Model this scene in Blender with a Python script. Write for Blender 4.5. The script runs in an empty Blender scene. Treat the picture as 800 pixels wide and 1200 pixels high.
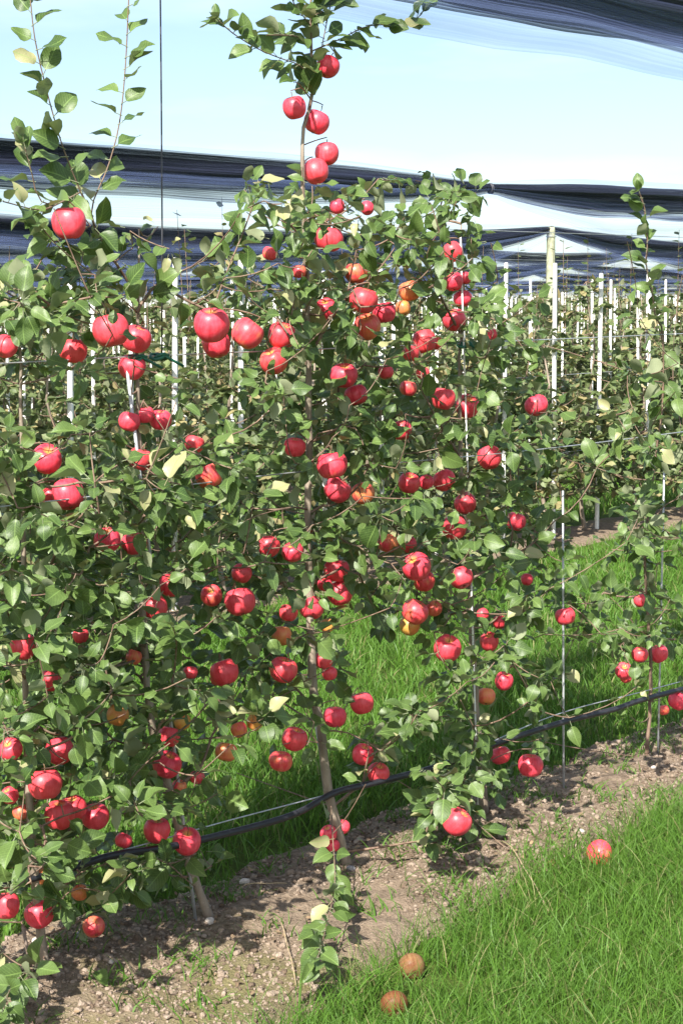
import bpy, math, random
import numpy as np
from mathutils import Vector, Matrix, Quaternion

# ---------------------------------------------------------------- camera, sky, sun, exposure
S = bpy.context.scene
FPX, YH, THETA, SLOPE, CAM_H = 2000.0, 415.0, math.radians(42.889), 0.03075, 1.46
PITCH = math.atan((600 - YH) / FPX)
_c, _s = math.cos(THETA), math.sin(THETA)
R_ = np.array([_s, -_c, 0.0])                                   # camera right
F_ = np.array([_c * math.cos(PITCH), _s * math.cos(PITCH), -math.sin(PITCH)])
U_ = np.cross(R_, F_)
CAM = np.array([0.0, 0.0, CAM_H])
cd = bpy.data.cameras.new("camera"); cam = bpy.data.objects.new("camera", cd)
S.collection.objects.link(cam); S.camera = cam
cd.sensor_fit = 'VERTICAL'; cd.sensor_height = 36.0; cd.lens = 36.0 * FPX / 1200.0
cd.clip_start = 0.05; cd.clip_end = 3000
cam.matrix_world = Matrix(((R_[0], U_[0], -F_[0], CAM[0]), (R_[1], U_[1], -F_[1], CAM[1]),
                           (R_[2], U_[2], -F_[2], CAM[2]), (0, 0, 0, 1)))

SUN_EL = math.radians(41); SUN_AZ = math.atan2(-0.42, -0.91)     # direction towards the sun, behind the camera
SUNV = np.array([math.cos(SUN_EL) * math.cos(SUN_AZ), math.cos(SUN_EL) * math.sin(SUN_AZ), math.sin(SUN_EL)])
w = bpy.data.worlds.new("World"); S.world = w; w.use_nodes = True
nt = w.node_tree; bg = nt.nodes["Background"]
sky = nt.nodes.new("ShaderNodeTexSky"); sky.sky_type = 'NISHITA'; sky.sun_disc = False
sky.sun_elevation = SUN_EL; sky.sun_rotation = math.pi / 2 - SUN_AZ
sky.air_density = 1.0; sky.dust_density = 1.6; sky.ozone_density = 1.0
tc = nt.nodes.new("ShaderNodeTexCoord"); mp = nt.nodes.new("ShaderNodeMapping")
mp.inputs['Scale'].default_value = (1.2, 1.2, 6.0)
cn = nt.nodes.new("ShaderNodeTexNoise"); cn.inputs['Scale'].default_value = 2.2; cn.inputs['Detail'].default_value = 6
cr = nt.nodes.new("ShaderNodeMapRange"); cr.inputs['From Min'].default_value = 0.42; cr.inputs['From Max'].default_value = 0.72
cr.inputs['To Max'].default_value = 0.40
mx = nt.nodes.new("ShaderNodeMix"); mx.data_type = 'RGBA'; mx.inputs['B'].default_value = (8.5, 9.2, 9.6, 1)
nt.links.new(tc.outputs['Generated'], mp.inputs['Vector']); nt.links.new(mp.outputs['Vector'], cn.inputs['Vector'])
nt.links.new(cn.outputs['Fac'], cr.inputs['Value']); nt.links.new(cr.outputs['Result'], mx.inputs['Factor'])
nt.links.new(sky.outputs['Color'], mx.inputs['A']); nt.links.new(mx.outputs['Result'], bg.inputs['Color'])
bg.inputs['Strength'].default_value = 0.098
sl = bpy.data.lights.new("sun", 'SUN'); sl.energy = 4.8; sl.angle = math.radians(0.55); sl.color = (1.0, 0.95, 0.87)
so = bpy.data.objects.new("sun", sl); S.collection.objects.link(so)
so.rotation_euler = Vector((-SUNV[0], -SUNV[1], -SUNV[2])).to_track_quat('-Z', 'Y').to_euler(); so.location = (-4, -4, 8)
S.view_settings.view_transform = 'Standard'; S.view_settings.look = 'None'
S.view_settings.exposure = 1.16; S.view_settings.gamma = 1.0
S.cycles.max_bounces = 7; S.cycles.diffuse_bounces = 3; S.cycles.glossy_bounces = 2
S.cycles.transmission_bounces = 4; S.cycles.transparent_max_bounces = 24

rng = np.random.default_rng(11); rnd = random.Random(5)
COL = S.collection
ROW_Y = [2.94 + 3.5 * k for k in range(12)]

def ray(px, py): return (px - 400) / FPX * R_ - (py - 600) / FPX * U_ + F_
def at(px, py, d=0.0, row=0):
    """the point seen at a photo pixel, d metres in front of a tree row's plane"""
    r = ray(px, py); t = (ROW_Y[row] - d) / r[1]
    return CAM + t * r
def on_ground(px, py, up=0.0):
    r = ray(px, py); t = (CAM_H - up) / (SLOPE * r[0] - r[2]); return CAM + t * r
def proj(P):
    v = np.asarray(P) - CAM; z = v @ F_
    return 400 + FPX * (v @ R_) / z, 600 - FPX * (v @ U_) / z, z
def gz(x): return SLOPE * x

# ---------------------------------------------------------------- helpers
def link(o, parent=None):
    COL.objects.link(o)
    if parent is not None: o.parent = parent
    return o
def tag(o, label=None, cat=None, group=None, kind=None):
    if label: o['label'] = label
    if cat: o['category'] = cat
    if group: o['group'] = group
    if kind: o['kind'] = kind
    return o
def empty(name, loc):
    o = bpy.data.objects.new(name, None); o.location = tuple(loc); o.empty_display_size = 0.05
    return link(o)
def mesh_np(name, V, Fc, mat=None, smooth=True, uv=None, attr=None):
    """V (n,3); Fc (m,3) or (m,4) int array; uv per vertex; attr per-vertex float 'rnd'"""
    me = bpy.data.meshes.new(name)
    V = np.asarray(V, dtype=np.float32); Fc = np.asarray(Fc, dtype=np.int32)
    n, k = Fc.shape
    me.vertices.add(len(V)); me.vertices.foreach_set('co', V.ravel())
    me.loops.add(n * k); me.loops.foreach_set('vertex_index', Fc.ravel())
    me.polygons.add(n); me.polygons.foreach_set('loop_start', np.arange(0, n * k, k, dtype=np.int32))
    if smooth: me.polygons.foreach_set('use_smooth', np.ones(n, dtype=bool))
    if uv is not None:
        l = me.uv_layers.new(name='UVMap'); l.data.foreach_set('uv', np.asarray(uv, dtype=np.float32)[Fc.ravel()].ravel())
    if attr is not None:
        a = me.attributes.new('rnd', 'FLOAT', 'POINT'); a.data.foreach_set('value', np.asarray(attr, dtype=np.float32))
    me.update(calc_edges=True); me.validate()
    if mat: me.materials.append(mat)
    return me
def obj(name, me, parent=None, loc=None):
    o = bpy.data.objects.new(name, me)
    if loc is not None: o.location = tuple(loc)
    return link(o, parent)
class Tubes:
    """collects tapered tubes along polylines into one triangle-free quad mesh"""
    def __init__(s, sides=6): s.V = []; s.F = []; s.n = 0; s.k = sides
    def add(s, pts, rad, cap=True):
        pts = np.asarray(pts, float); m = len(pts); k = s.k
        rad = np.broadcast_to(np.asarray(rad, float), (m,))
        T = np.gradient(pts, axis=0); T /= np.linalg.norm(T, axis=1)[:, None] + 1e-12
        ref = np.array([0.0, 0, 1]) if abs(T[0][2]) < 0.8 else np.array([1.0, 0, 0])
        a = np.arange(k) * 2 * math.pi / k
        n = np.cross(T[0], ref); n /= np.linalg.norm(n)
        for i in range(m):
            n = n - T[i] * (n @ T[i]); n /= np.linalg.norm(n) + 1e-12
            b = np.cross(T[i], n)
            s.V.append(pts[i] + rad[i] * (np.cos(a)[:, None] * n + np.sin(a)[:, None] * b))
        for i in range(m - 1):
            o = s.n + i * k
            for j in range(k):
                j2 = (j + 1) % k
                s.F.append((o + j, o + j2, o + k + j2, o + k + j))
        if cap:
            for (o, fl) in ((s.n, 1), (s.n + (m - 1) * k, 0)):
                for j in range(1, k - 1, 2):
                    q = (o, o + j, o + j + 1, o + min(j + 2, k - 1)) if j + 2 <= k - 1 else None
                    if q is None: q = (o, o + j, o + j + 1, o)
                    if len(set(q)) == 4: s.F.append(q[::-1] if fl else q)
        s.n += m * k
    def mesh(s, name, mat, base=(0, 0, 0)):
        return mesh_np(name, np.vstack(s.V) - np.asarray(base), np.array(s.F), mat)
def resample(pts, step):
    pts = np.asarray(pts, float)
    # Catmull-Rom smoothing, then even spacing
    P = np.vstack([2 * pts[0] - pts[1], pts, 2 * pts[-1] - pts[-2]]); out = []
    for i in range(1, len(P) - 2):
        p0, p1, p2, p3 = P[i - 1:i + 3]
        for t in np.linspace(0, 1, 10, endpoint=False):
            out.append(0.5 * ((2 * p1) + (p2 - p0) * t + (2 * p0 - 5 * p1 + 4 * p2 - p3) * t ** 2 + (3 * p1 - p0 - 3 * p2 + p3) * t ** 3))
    out.append(pts[-1]); out = np.array(out)
    L = np.r_[0, np.cumsum(np.linalg.norm(np.diff(out, axis=0), axis=1))]
    n = max(2, int(round(L[-1] / step)) + 1); q = np.linspace(0, L[-1], n)
    return np.stack([np.interp(q, L, out[:, i]) for i in range(3)], 1)

# ---------------------------------------------------------------- materials
class MB:
    def __init__(s, name):
        s.m = bpy.data.materials.new(name); s.m.use_nodes = True; s.t = s.m.node_tree
        s.b = s.t.nodes['Principled BSDF']; s.out = s.t.nodes['Material Output']
    def n(s, typ, **kw):
        x = s.t.nodes.new(typ)
        for k, v in kw.items():
            if k in x.inputs: x.inputs[k].default_value = v
            else: setattr(x, k, v)
        return x
    def l(s, a, b): s.t.links.new(a, b)
    def noise(s, scale, detail=4, vec=None, rough=0.55):
        x = s.n("ShaderNodeTexNoise"); x.inputs['Scale'].default_value = scale; x.inputs['Detail'].default_value = detail
        x.inputs['Roughness'].default_value = rough
        if vec is not None: s.l(vec, x.inputs['Vector'])
        return x.outputs['Fac']
    def mix(s, f, a, b, mode='MIX'):
        x = s.n("ShaderNodeMix", data_type='RGBA', blend_type=mode)
        for sock, v in ((x.inputs['Factor'], f), (x.inputs['A'], a), (x.inputs['B'], b)):
            if isinstance(v, (int, float)): sock.default_value = v
            elif isinstance(v, tuple): sock.default_value = v + (1,) if len(v) == 3 else v
            else: s.l(v, sock)
        return x.outputs['Result']
    def rng(s, v, a, b, c=0.0, d=1.0):
        x = s.n("ShaderNodeMapRange"); s.l(v, x.inputs['Value'])
        for k, q in zip(('From Min', 'From Max', 'To Min', 'To Max'), (a, b, c, d)): x.inputs[k].default_value = q
        return x.outputs['Result']
    def math(s, op, a, b=None):
        x = s.n("ShaderNodeMath", operation=op)
        for i, v in enumerate((a, b)):
            if v is None: continue
            if isinstance(v, (int, float)): x.inputs[i].default_value = v
            else: s.l(v, x.inputs[i])
        return x.outputs[0]
    def set(s, k, v):
        if isinstance(v, (int, float)): s.b.inputs[k].default_value = v
        elif isinstance(v, tuple): s.b.inputs[k].default_value = v + (1,) if len(s.b.inputs[k].default_value) == 4 else v
        else: s.l(v, s.b.inputs[k])
    def bump(s, h, strength, dist=0.01):
        x = s.n("ShaderNodeBump"); x.inputs['Strength'].default_value = strength; x.inputs['Distance'].default_value = dist
        s.l(h, x.inputs['Height']); s.l(x.outputs['Normal'], s.b.inputs['Normal'])
    def coord(s, which='Object'): return s.n("ShaderNodeTexCoord").outputs[which]

def leaf_material(name, up1, up2, under, yellow, yfrac, trans=0.28, rough=0.42):
    b = MB(name)
    at_ = b.n("ShaderNodeAttribute", attribute_name='rnd').outputs['Fac']
    oi = b.n("ShaderNodeObjectInfo").outputs['Random']
    r = b.math('FRACT', b.math('ADD', at_, oi))
    uv = b.coord('UV'); sep = b.n("ShaderNodeSeparateXYZ"); b.l(uv, sep.inputs[0])
    u, v = sep.outputs[0], sep.outputs[1]
    col = b.mix(b.rng(b.math('FRACT', b.math('MULTIPLY', r, 7.3)), 0, 1), up1, up2)
    n2 = b.noise(14.0, 3)
    col = b.mix(b.rng(n2, 0.45, 0.75, 0, 0.35), col, tuple(c * 1.5 for c in up2))
    # yellowing leaves: whole blades of their own colour
    isy = b.math('GREATER_THAN', r, 1.0 - yfrac)
    spots = b.rng(b.noise(38.0, 2), .66, .72, 0, .45)                   # scab and spray marks
    col = b.mix(isy, col, yellow)
    col = b.mix(spots, col, (0.16, 0.13, 0.07))
    # midrib and side veins as a slightly paler tissue
    du = b.math('ABSOLUTE', b.math('SUBTRACT', u, 0.5))
    rib = b.math('LESS_THAN', du, 0.022)
    ang = b.math('SUBTRACT', b.math('MULTIPLY', v, 9.0), b.math('MULTIPLY', du, 6.0))
    vein = b.math('MULTIPLY', b.math('LESS_THAN', b.math('FRACT', ang), 0.13), 0.35)
    col = b.mix(b.math('MAXIMUM', b.math('MULTIPLY', rib, 0.6), vein), col, tuple(min(1, c * 2.1) for c in up2))
    back = b.n("ShaderNodeNewGeometry").outputs['Backfacing']
    und = b.mix(isy, under, tuple(c * 0.95 for c in yellow))
    col = b.mix(back, col, und)
    b.set('Base Color', col)
    b.set('Roughness', b.mix(back, (rough,) * 3, (0.75,) * 3))
    b.set('Specular IOR Level', 0.42)
    hb = b.math('ADD', b.math('MULTIPLY', rib, -0.6), b.math('MULTIPLY', vein, -0.8))
    b.bump(b.math('ADD', hb, n2), 0.25, 0.002)
    tr = b.n("ShaderNodeBsdfTranslucent")
    b.l(b.mix(0.5, col, (0.16, 0.26, 0.03)), tr.inputs['Color'])
    ms = b.n("ShaderNodeMixShader"); ms.inputs[0].default_value = trans
    b.l(b.b.outputs[0], ms.inputs[1]); b.l(tr.outputs[0], ms.inputs[2]); b.l(ms.outputs[0], b.out.inputs['Surface'])
    return b.m
M = {}
M['leaf'] = leaf_material('apple_leaf', (0.036, 0.072, 0.018), (0.110, 0.170, 0.046), (0.25, 0.285, 0.165), (0.34, 0.33, 0.17), 0.032, 0.22, 0.42)
M['leaf_far'] = leaf_material('apple_leaf_far', (0.06, 0.095, 0.032), (0.14, 0.175, 0.07), (0.22, 0.24, 0.14), (0.30, 0.25, 0.12), 0.16, 0.25, 0.5)
M['grass'] = leaf_material('grass_blade', (0.044, 0.118, 0.012), (0.098, 0.205, 0.022), (0.075, 0.165, 0.018), (0.25, 0.24, 0.10), 0.03, 0.30, 0.5)

def bark(name, c1, c2, c3, scale=40):
    b = MB(name); o = b.coord()
    mp_ = b.n("ShaderNodeMapping"); mp_.inputs['Scale'].default_value = (1, 1, 0.35); b.l(o, mp_.inputs['Vector'])
    n1 = b.noise(scale, 5, mp_.outputs[0]); n2 = b.noise(scale * 4, 3, o); n3 = b.noise(6, 3, o)
    c = b.mix(b.rng(n1, .35, .68), c1, c2); c = b.mix(b.rng(n2, .62, .72, 0, .6), c, c3); c = b.mix(b.rng(n3, .5, .75, 0, .35), c, (0.12, 0.13, 0.075))
    b.set('Base Color', c); b.set('Roughness', 0.75); b.bump(n1, 0.6, 0.004); return b.m
M['bark'] = bark('trunk_bark', (0.17, 0.13, 0.095), (0.32, 0.26, 0.20), (0.44, 0.39, 0.32))
M['twig'] = bark('twig_bark', (0.115, 0.065, 0.045), (0.24, 0.165, 0.115), (0.34, 0.27, 0.20), 60)

def apple_mat(name, red1, red2, ground):
    b = MB(name); o = b.coord()
    oi = b.n("ShaderNodeObjectInfo"); cs = b.n("ShaderNodeSeparateColor"); b.l(oi.outputs['Color'], cs.inputs[0])
    yel, hue = cs.outputs[0], cs.outputs[1]
    off = b.n("ShaderNodeVectorMath", operation='ADD'); b.l(o, off.inputs[0])
    cmb = b.n("ShaderNodeCombineXYZ"); rr = b.math('MULTIPLY', oi.outputs['Random'], 37.0); b.l(rr, cmb.inputs[0]); b.l(rr, cmb.inputs[1])
    b.l(cmb.outputs[0], off.inputs[1])
    n1 = b.noise(0.9, 3, off.outputs[0])
    sp = b.n("ShaderNodeSeparateXYZ"); b.l(o, sp.inputs[0])
    ang = b.math('ARCTAN2', sp.outputs[1], sp.outputs[0])
    cv = b.n("ShaderNodeCombineXYZ"); b.l(b.math('MULTIPLY', ang, 5.0), cv.inputs[0]); b.l(b.math('MULTIPLY', sp.outputs[2], 0.6), cv.inputs[1]); b.l(rr, cv.inputs[2])
    stripe = b.noise(1.1, 6, cv.outputs[0], 0.62)
    blot = b.noise(2.6, 4, off.outputs[0])
    red = b.mix(b.rng(b.math('ADD', b.math('MULTIPLY', stripe, .5), b.math('MULTIPLY', blot, .5)), .36, .66), red1, red2)
    red = b.mix(b.math('MULTIPLY', hue, 0.45), red, (0.62, 0.10, 0.03))
    top = b.rng(sp.outputs[2], 0.45, 0.95)                               # yellowish skin down in the stem cavity
    rad = b.math('SQRT', b.math('ADD', b.math('MULTIPLY', sp.outputs[0], sp.outputs[0]), b.math('MULTIPLY', sp.outputs[1], sp.outputs[1])))
    cav = b.math('MULTIPLY', b.rng(rad, 0.42, 0.12), b.rng(sp.outputs[2], 0.0, 0.3))
    yy = b.math('ADD', b.math('MULTIPLY', n1, 0.75), b.math('ADD', b.math('MULTIPLY', stripe, 0.35), b.math('MULTIPLY', yel, 0.60)))
    yf = b.math('MAXIMUM', b.rng(yy, 0.78, 1.22, 0, 0.92), b.math('MULTIPLY', cav, 0.8))
    col = b.mix(yf, red, ground)
    vo = b.n("ShaderNodeTexVoronoi"); vo.inputs['Scale'].default_value = 9.0; b.l(off.outputs[0], vo.inputs['Vector'])
    dots = b.rng(vo.outputs['Distance'], 0.06, 0.10, 0.4, 0.0)
    col = b.mix(dots, col, (0.75, 0.48, 0.30))
    b.set('Base Color', col); b.set('Roughness', b.rng(b.noise(6, 3, o), .3, .7, .34, .52)); b.set('Specular IOR Level', 0.45)
    b.set('Coat Weight', 0.06); b.set('Coat Roughness', 0.25)
    b.set('Subsurface Weight', 0.08); b.set('Subsurface Scale', 0.006); b.set('Subsurface Radius', (1.0, 0.35, 0.2))
    return b.m
M['apple'] = apple_mat('apple_skin', (0.66, 0.020, 0.050), (0.84, 0.095, 0.150), (0.66, 0.40, 0.08))
M['rotten'] = apple_mat('rotten_apple_skin', (0.09, 0.030, 0.014), (0.17, 0.085, 0.04), (0.29, 0.20, 0.09))

def plain(name, col, rough=0.6, metal=0.0, var=0.25, scale=30):
    b = MB(name); n_ = b.noise(scale, 4, b.coord())
    b.set('Base Color', b.mix(b.rng(n_, .3, .7), tuple(c * (1 - var) for c in col), tuple(min(1, c * (1 + var)) for c in col)))
    b.set('Roughness', rough); b.set('Metallic', metal); b.bump(n_, 0.2, 0.002); return b.m
M['wire'] = plain('galvanised_wire', (0.52, 0.54, 0.56), 0.42, 0.6, 0.2)
M['darkwire'] = plain('dark_wire', (0.06, 0.06, 0.07), 0.5, 0.5, 0.2)
M['rod'] = plain('galvanised_rod', (0.50, 0.51, 0.53), 0.45, 0.5, 0.25)
M['rust'] = plain('rusty_rod', (0.20, 0.15, 0.12), 0.7, 0.3, 0.3)
M['stake'] = plain('whitewashed_stake', (0.74, 0.73, 0.69), 0.7, 0, 0.14, 18)
M['post'] = plain('weathered_post', (0.33, 0.34, 0.23), 0.85, 0, 0.28, 22)
M['hose'] = plain('black_hose', (0.022, 0.022, 0.027), 0.45, 0, 0.3, 60)
M['tie'] = plain('green_tie', (0.02, 0.13, 0.085), 0.5, 0, 0.3)
M['stem'] = plain('apple_stem', (0.16, 0.10, 0.05), 0.7, 0, 0.3)
M['stone'] = plain('pale_stone', (0.48, 0.42, 0.36), 0.85, 0, 0.22, 90)
M['greystone'] = plain('grey_stone', (0.24, 0.23, 0.24), 0.85, 0, 0.22, 90)
M['deadleaf'] = plain('dead_leaf', (0.30, 0.20, 0.10), 0.8, 0, 0.4, 40)
M['litter'] = plain('leaf_scraps', (0.21, 0.145, 0.085), 0.9, 0, 0.6, 9)
M['paleleaf'] = plain('pale_leaf', (0.46, 0.42, 0.22), 0.7, 0, 0.25, 40)
M['straw'] = plain('straw', (0.36, 0.28, 0.17), 0.8, 0, 0.3, 40)

def soil_mat(name, clod=False):
    b = MB(name); o = b.coord()
    n1 = b.noise(3.0, 6, o); n2 = b.noise(45, 6, o, 0.7); n3 = b.noise(170, 4, o); n4 = b.noise(2.1, 4, o)
    c = b.mix(b.rng(n2, .3, .72), (0.105, 0.074, 0.048), (0.36, 0.275, 0.20))
    c = b.mix(b.rng(n1, .4, .7, 0, .55), c, (0.30, 0.235, 0.175))
    if not clod: c = b.mix(b.rng(n4, .55, .68, 0, .55), c, (0.16, 0.165, 0.045))     # thin moss film
    c = b.mix(b.rng(n3, .62, .75, 0, .7), c, (0.44, 0.36, 0.30))
    if clod:
        at_ = b.n("ShaderNodeAttribute", attribute_name='rnd').outputs['Fac']
        c = b.mix(b.rng(at_, 0, 1, 0, 0.75), c, (0.46, 0.365, 0.29))
        c = b.mix(b.math('MULTIPLY', b.math('LESS_THAN', at_, .3), .7), c, (0.15, 0.105, 0.075))
    b.set('Base Color', c); b.set('Roughness', 0.95); b.set('Specular IOR Level', 0.15); b.bump(b.math('ADD', n2, n3), 0.9, 0.012); return b.m
M['soil'] = soil_mat('tilled_soil'); M['clod'] = soil_mat('soil_clod', True)
b = MB('turf_ground'); o = b.coord()
b.set('Base Color', b.mix(b.rng(b.noise(9, 6, o), .35, .7), (0.045, 0.075, 0.014), (0.10, 0.14, 0.03)))
b.set('Roughness', 0.95); b.set('Specular IOR Level', 0.1); b.bump(b.noise(60, 5, o), 0.8, 0.03); M['turf'] = b.m

def net_mat(name, col, a_lo, a_hi, scale):
    """fine woven net: longitudinal threads with open gaps between them"""
    b = MB(name); uv = b.coord('UV')
    mp_ = b.n("ShaderNodeMapping"); mp_.inputs['Scale'].default_value = (0.35, scale, 1); b.l(uv, mp_.inputs['Vector'])
    st = b.noise(1.0, 6, mp_.outputs[0], 0.65)
    big = b.n("ShaderNodeMapping"); big.inputs['Scale'].default_value = (0.5, 3.0, 1); b.l(uv, big.inputs['Vector'])
    n2 = b.noise(1.0, 4, big.outputs[0])
    a = b.rng(b.math('ADD', b.math('MULTIPLY', st, .65), b.math('MULTIPLY', n2, .35)), 0.40, 0.58, a_lo, a_hi)
    b.set('Base Color', b.mix(b.rng(st, .35, .7), tuple(c * .55 for c in col), tuple(c * 1.5 for c in col)))
    b.set('Roughness', 0.55); b.set('Alpha', a); return b.m
M['net'] = net_mat('dark_net', (0.012, 0.015, 0.032), 0.10, 1.0, 48)
M['net_dense'] = net_mat('dense_dark_net', (0.014, 0.018, 0.040), 0.5, 1.0, 48)
M['veil'] = net_mat('thin_net', (0.16, 0.22, 0.42), 0.08, 0.30, 34)

# ---------------------------------------------------------------- ground
def value_noise(x, y, seed=0):
    x = np.asarray(x, float); y = np.asarray(y, float)
    xi = np.floor(x).astype(int); yi = np.floor(y).astype(int); fx = x - xi; fy = y - yi
    def hsh(a, b_): return ((np.sin(a * 127.1 + b_ * 311.7 + seed * 74.7) * 43758.5453) % 1.0)
    fx = fx * fx * (3 - 2 * fx); fy = fy * fy * (3 - 2 * fy)
    return (hsh(xi, yi) * (1 - fx) + hsh(xi + 1, yi) * fx) * (1 - fy) + (hsh(xi, yi + 1) * (1 - fx) + hsh(xi + 1, yi + 1) * fx) * fy
def fbm(x, y, seed=0, oct=4):
    s = 0; a = .5
    for i in range(oct): s = s + a * value_noise(x * 2 ** i, y * 2 ** i, seed + i * 3); a *= .5
    return s
def grid(name, xs, ys, zf, mat):
    X, Y = np.meshgrid(xs, ys, indexing='ij'); Z = zf(X, Y)
    nx, ny = len(xs), len(ys); idx = np.arange(nx * ny).reshape(nx, ny)
    q = np.stack([idx[:-1, :-1], idx[1:, :-1], idx[1:, 1:], idx[:-1, 1:]], -1).reshape(-1, 4)
    return mesh_np(name, np.stack([X, Y, Z], -1).reshape(-1, 3), q, mat)
gx = np.r_[np.linspace(-400, -12, 12), np.linspace(-10, 40, 120), np.linspace(45, 900, 30)]
gy = np.r_[np.linspace(-400, -8, 10), np.linspace(-6, 30, 110), np.linspace(34, 900, 30)]
ground = obj('ground', grid('ground', gx, gy, lambda X, Y: gz(X) + 0.02 * (fbm(X * 1.3, Y * 1.3, 3) - .5) - 0.015, M['turf']))
tag(ground, kind='structure')

def strip_edges(x, seed=0):
    f = np.interp(x, [2.0, 2.5, 3.1, 3.7, 4.3, 5.5], [2.41, 2.48, 2.56, 2.64, 2.56, 2.50]) + 0.13 * (fbm(x * 2.4, x * 0 + seed, 7 + seed) - .47) * 2; b_ = 3.21 + 0.14 * (fbm(x * 2.1, x * 0 + 5, 9 + seed) - .47) * 2
    return f, b_
def soil_h(X, Y):
    f, b_ = strip_edges(X)
    inside = np.clip(np.minimum(Y - f, b_ - Y) / 0.09 + 0.5, 0, 1)
    h = 0.030 * (fbm(X * 2.3, Y * 2.3, 1) - .4) + 0.028 * (fbm(X * 9, Y * 9, 2) - .45) + 0.022 * (fbm(X * 30, Y * 30, 4) - .45)
    h = h + 0.022 * np.exp(-((Y - 2.95) / .2) ** 2)
    return gz(X) + inside * (0.014 + h) - (1 - inside) * 0.05
soil = obj('soil_strip', grid('soil_strip', np.arange(0.8, 7.4, 0.014), np.arange(2.06, 3.56, 0.014), soil_h, M['soil']))
tag(soil, kind='structure')
for k in (1, 2, 3, 4):
    y0 = ROW_Y[k]
    def sh(X, Y, y0=y0, k=k):
        e = 0.28 + .14 * (fbm(X * 1.5, X * 0 + k, 20 + k) - .5); ins = np.clip((e - np.abs(Y - y0)) / .12 + .5, 0, 1)
        return gz(X) + ins * (0.02 + 0.05 * (fbm(X * 6, Y * 6, k) - .45)) - (1 - ins) * .06
    st = obj('soil_strip', grid('soil_strip', np.arange(3 + 2 * k, 12 + 7 * k, 0.06), np.arange(y0 - .66, y0 + .67, 0.05), sh, M['soil'])); tag(st, kind='structure')

# clods on the near strip
def ico():
    t = (1 + 5 ** .5) / 2
    V = np.array([(-1, t, 0), (1, t, 0), (-1, -t, 0), (1, -t, 0), (0, -1, t), (0, 1, t), (0, -1, -t), (0, 1, -t), (t, 0, -1), (t, 0, 1), (-t, 0, -1), (-t, 0, 1)], float)
    V /= np.linalg.norm(V[0])
    F = np.array([(0, 11, 5), (0, 5, 1), (0, 1, 7), (0, 7, 10), (0, 10, 11), (1, 5, 9), (5, 11, 4), (11, 10, 2), (10, 7, 6), (7, 1, 8), (3, 9, 4), (3, 4, 2), (3, 2, 6), (3, 6, 8), (3, 8, 9), (4, 9, 5), (2, 4, 11), (6, 2, 10), (8, 6, 7), (9, 8, 1)])
    return V, F
IV, IF = ico()
def scatter_rocks(name, X, Y, Z, size, mat, flat=.75):
    n = len(X); V = IV[None] * (1 + rng.uniform(-.32, .32, (n, 12, 1))) + rng.uniform(-.12, .12, (n, 12, 3))
    sc = size[:, None] * rng.uniform(.65, 1.35, (n, 3)); sc[:, 2] *= flat
    V = V * sc[:, None, :]
    a = rng.uniform(0, 6.28, n); ca, sa = np.cos(a)[:, None], np.sin(a)[:, None]
    V = np.stack([V[..., 0] * ca - V[..., 1] * sa, V[..., 0] * sa + V[..., 1] * ca, V[..., 2]], -1) + np.stack([X, Y, Z], -1)[:, None]
    Fc = (IF[None] + 12 * np.arange(n)[:, None, None]).reshape(-1, 3)
    return mesh_np(name, V.reshape(-1, 3), Fc, mat, smooth=False, attr=np.repeat(rng.random(n), 12))
n = 36000
X = rng.uniform(1.7, 6.0, n); Y = rng.uniform(2.15, 3.42, n); f, b_ = strip_edges(X)
ok = (Y > f - .03 + rng.normal(0, .03, n)) & (Y < b_ + rng.normal(0, .03, n)) & (fbm(X * 4, Y * 4, 31) > .30)
X, Y = X[ok], Y[ok]; sz = np.clip(rng.lognormal(math.log(.0033), .5, len(X)), .0018, .014)
cl = obj('soil_crumbs', scatter_rocks('soil_crumbs', X, Y, soil_h(X, Y) + sz * .25, sz, M['clod']))
tag(cl, 'pinkish brown soil crumbs and small stones strewn under the trees', 'soil crumbs', kind='stuff')

# grass
WIND = [on_ground(702, 1010), on_ground(482, 1138), on_ground(462, 1176)]
def grass(name, X, Y, Z, H, W, lean, label, levels=3):
    for g_ in WIND:
        near = np.hypot(X - g_[0] + .035 * _c, Y - g_[1] + .035 * _s) < .06; H = np.where(near, H * .28, H)
    n = len(X); a = rng.uniform(0, 6.28, n); la = rng.uniform(0, 6.28, n)
    dx, dy = np.cos(a), np.sin(a); L = lean * H
    lx, ly = np.cos(la) * L, np.sin(la) * L
    V = []; UV = []
    for i in range(levels):
        t = i / levels; wv = W * (1 - t * .55)
        cx = X + lx * t * t; cy = Y + ly * t * t; cz = Z + H * (t - .22 * t * t * np.minimum(1, lean))
        V += [np.stack([cx - dx * wv, cy - dy * wv, cz], -1), np.stack([cx + dx * wv, cy + dy * wv, cz], -1)]
        UV += [np.tile([.1, t], (n, 1)), np.tile([.9, t], (n, 1))]
    V.append(np.stack([X + lx, Y + ly, Z + H * (1 - .22 * np.minimum(1, lean))], -1)); UV.append(np.tile([.5, 1], (n, 1)))
    V = np.stack(V, 1); UV = np.stack(UV, 1); m = 2 * levels + 1
    T = []
    for i in range(levels - 1):
        o = 2 * i; T += [(o, o + 1, o + 3), (o, o + 3, o + 2)]
    T.append((2 * levels - 2, 2 * levels - 1, 2 * levels))
    Fc = (np.array(T)[None] + m * np.arange(n)[:, None, None]).reshape(-1, 3)
    # clumpy tone: neighbours share a shade, single blades vary
    at_ = (0.55 * fbm(X * 3, Y * 3, 50) + 0.45 * rng.random(n)) % 1.0
    me = mesh_np(name, V.reshape(-1, 3), Fc, M['grass'], True, UV.reshape(-1, 2), np.repeat(at_, m))
    return tag(obj(name, me), label, 'grass', kind='stuff')
n = 82000
X = rng.uniform(1.7, 6.2, n); Y = rng.uniform(1.55, 2.85, n); f, b_ = strip_edges(X)
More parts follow.
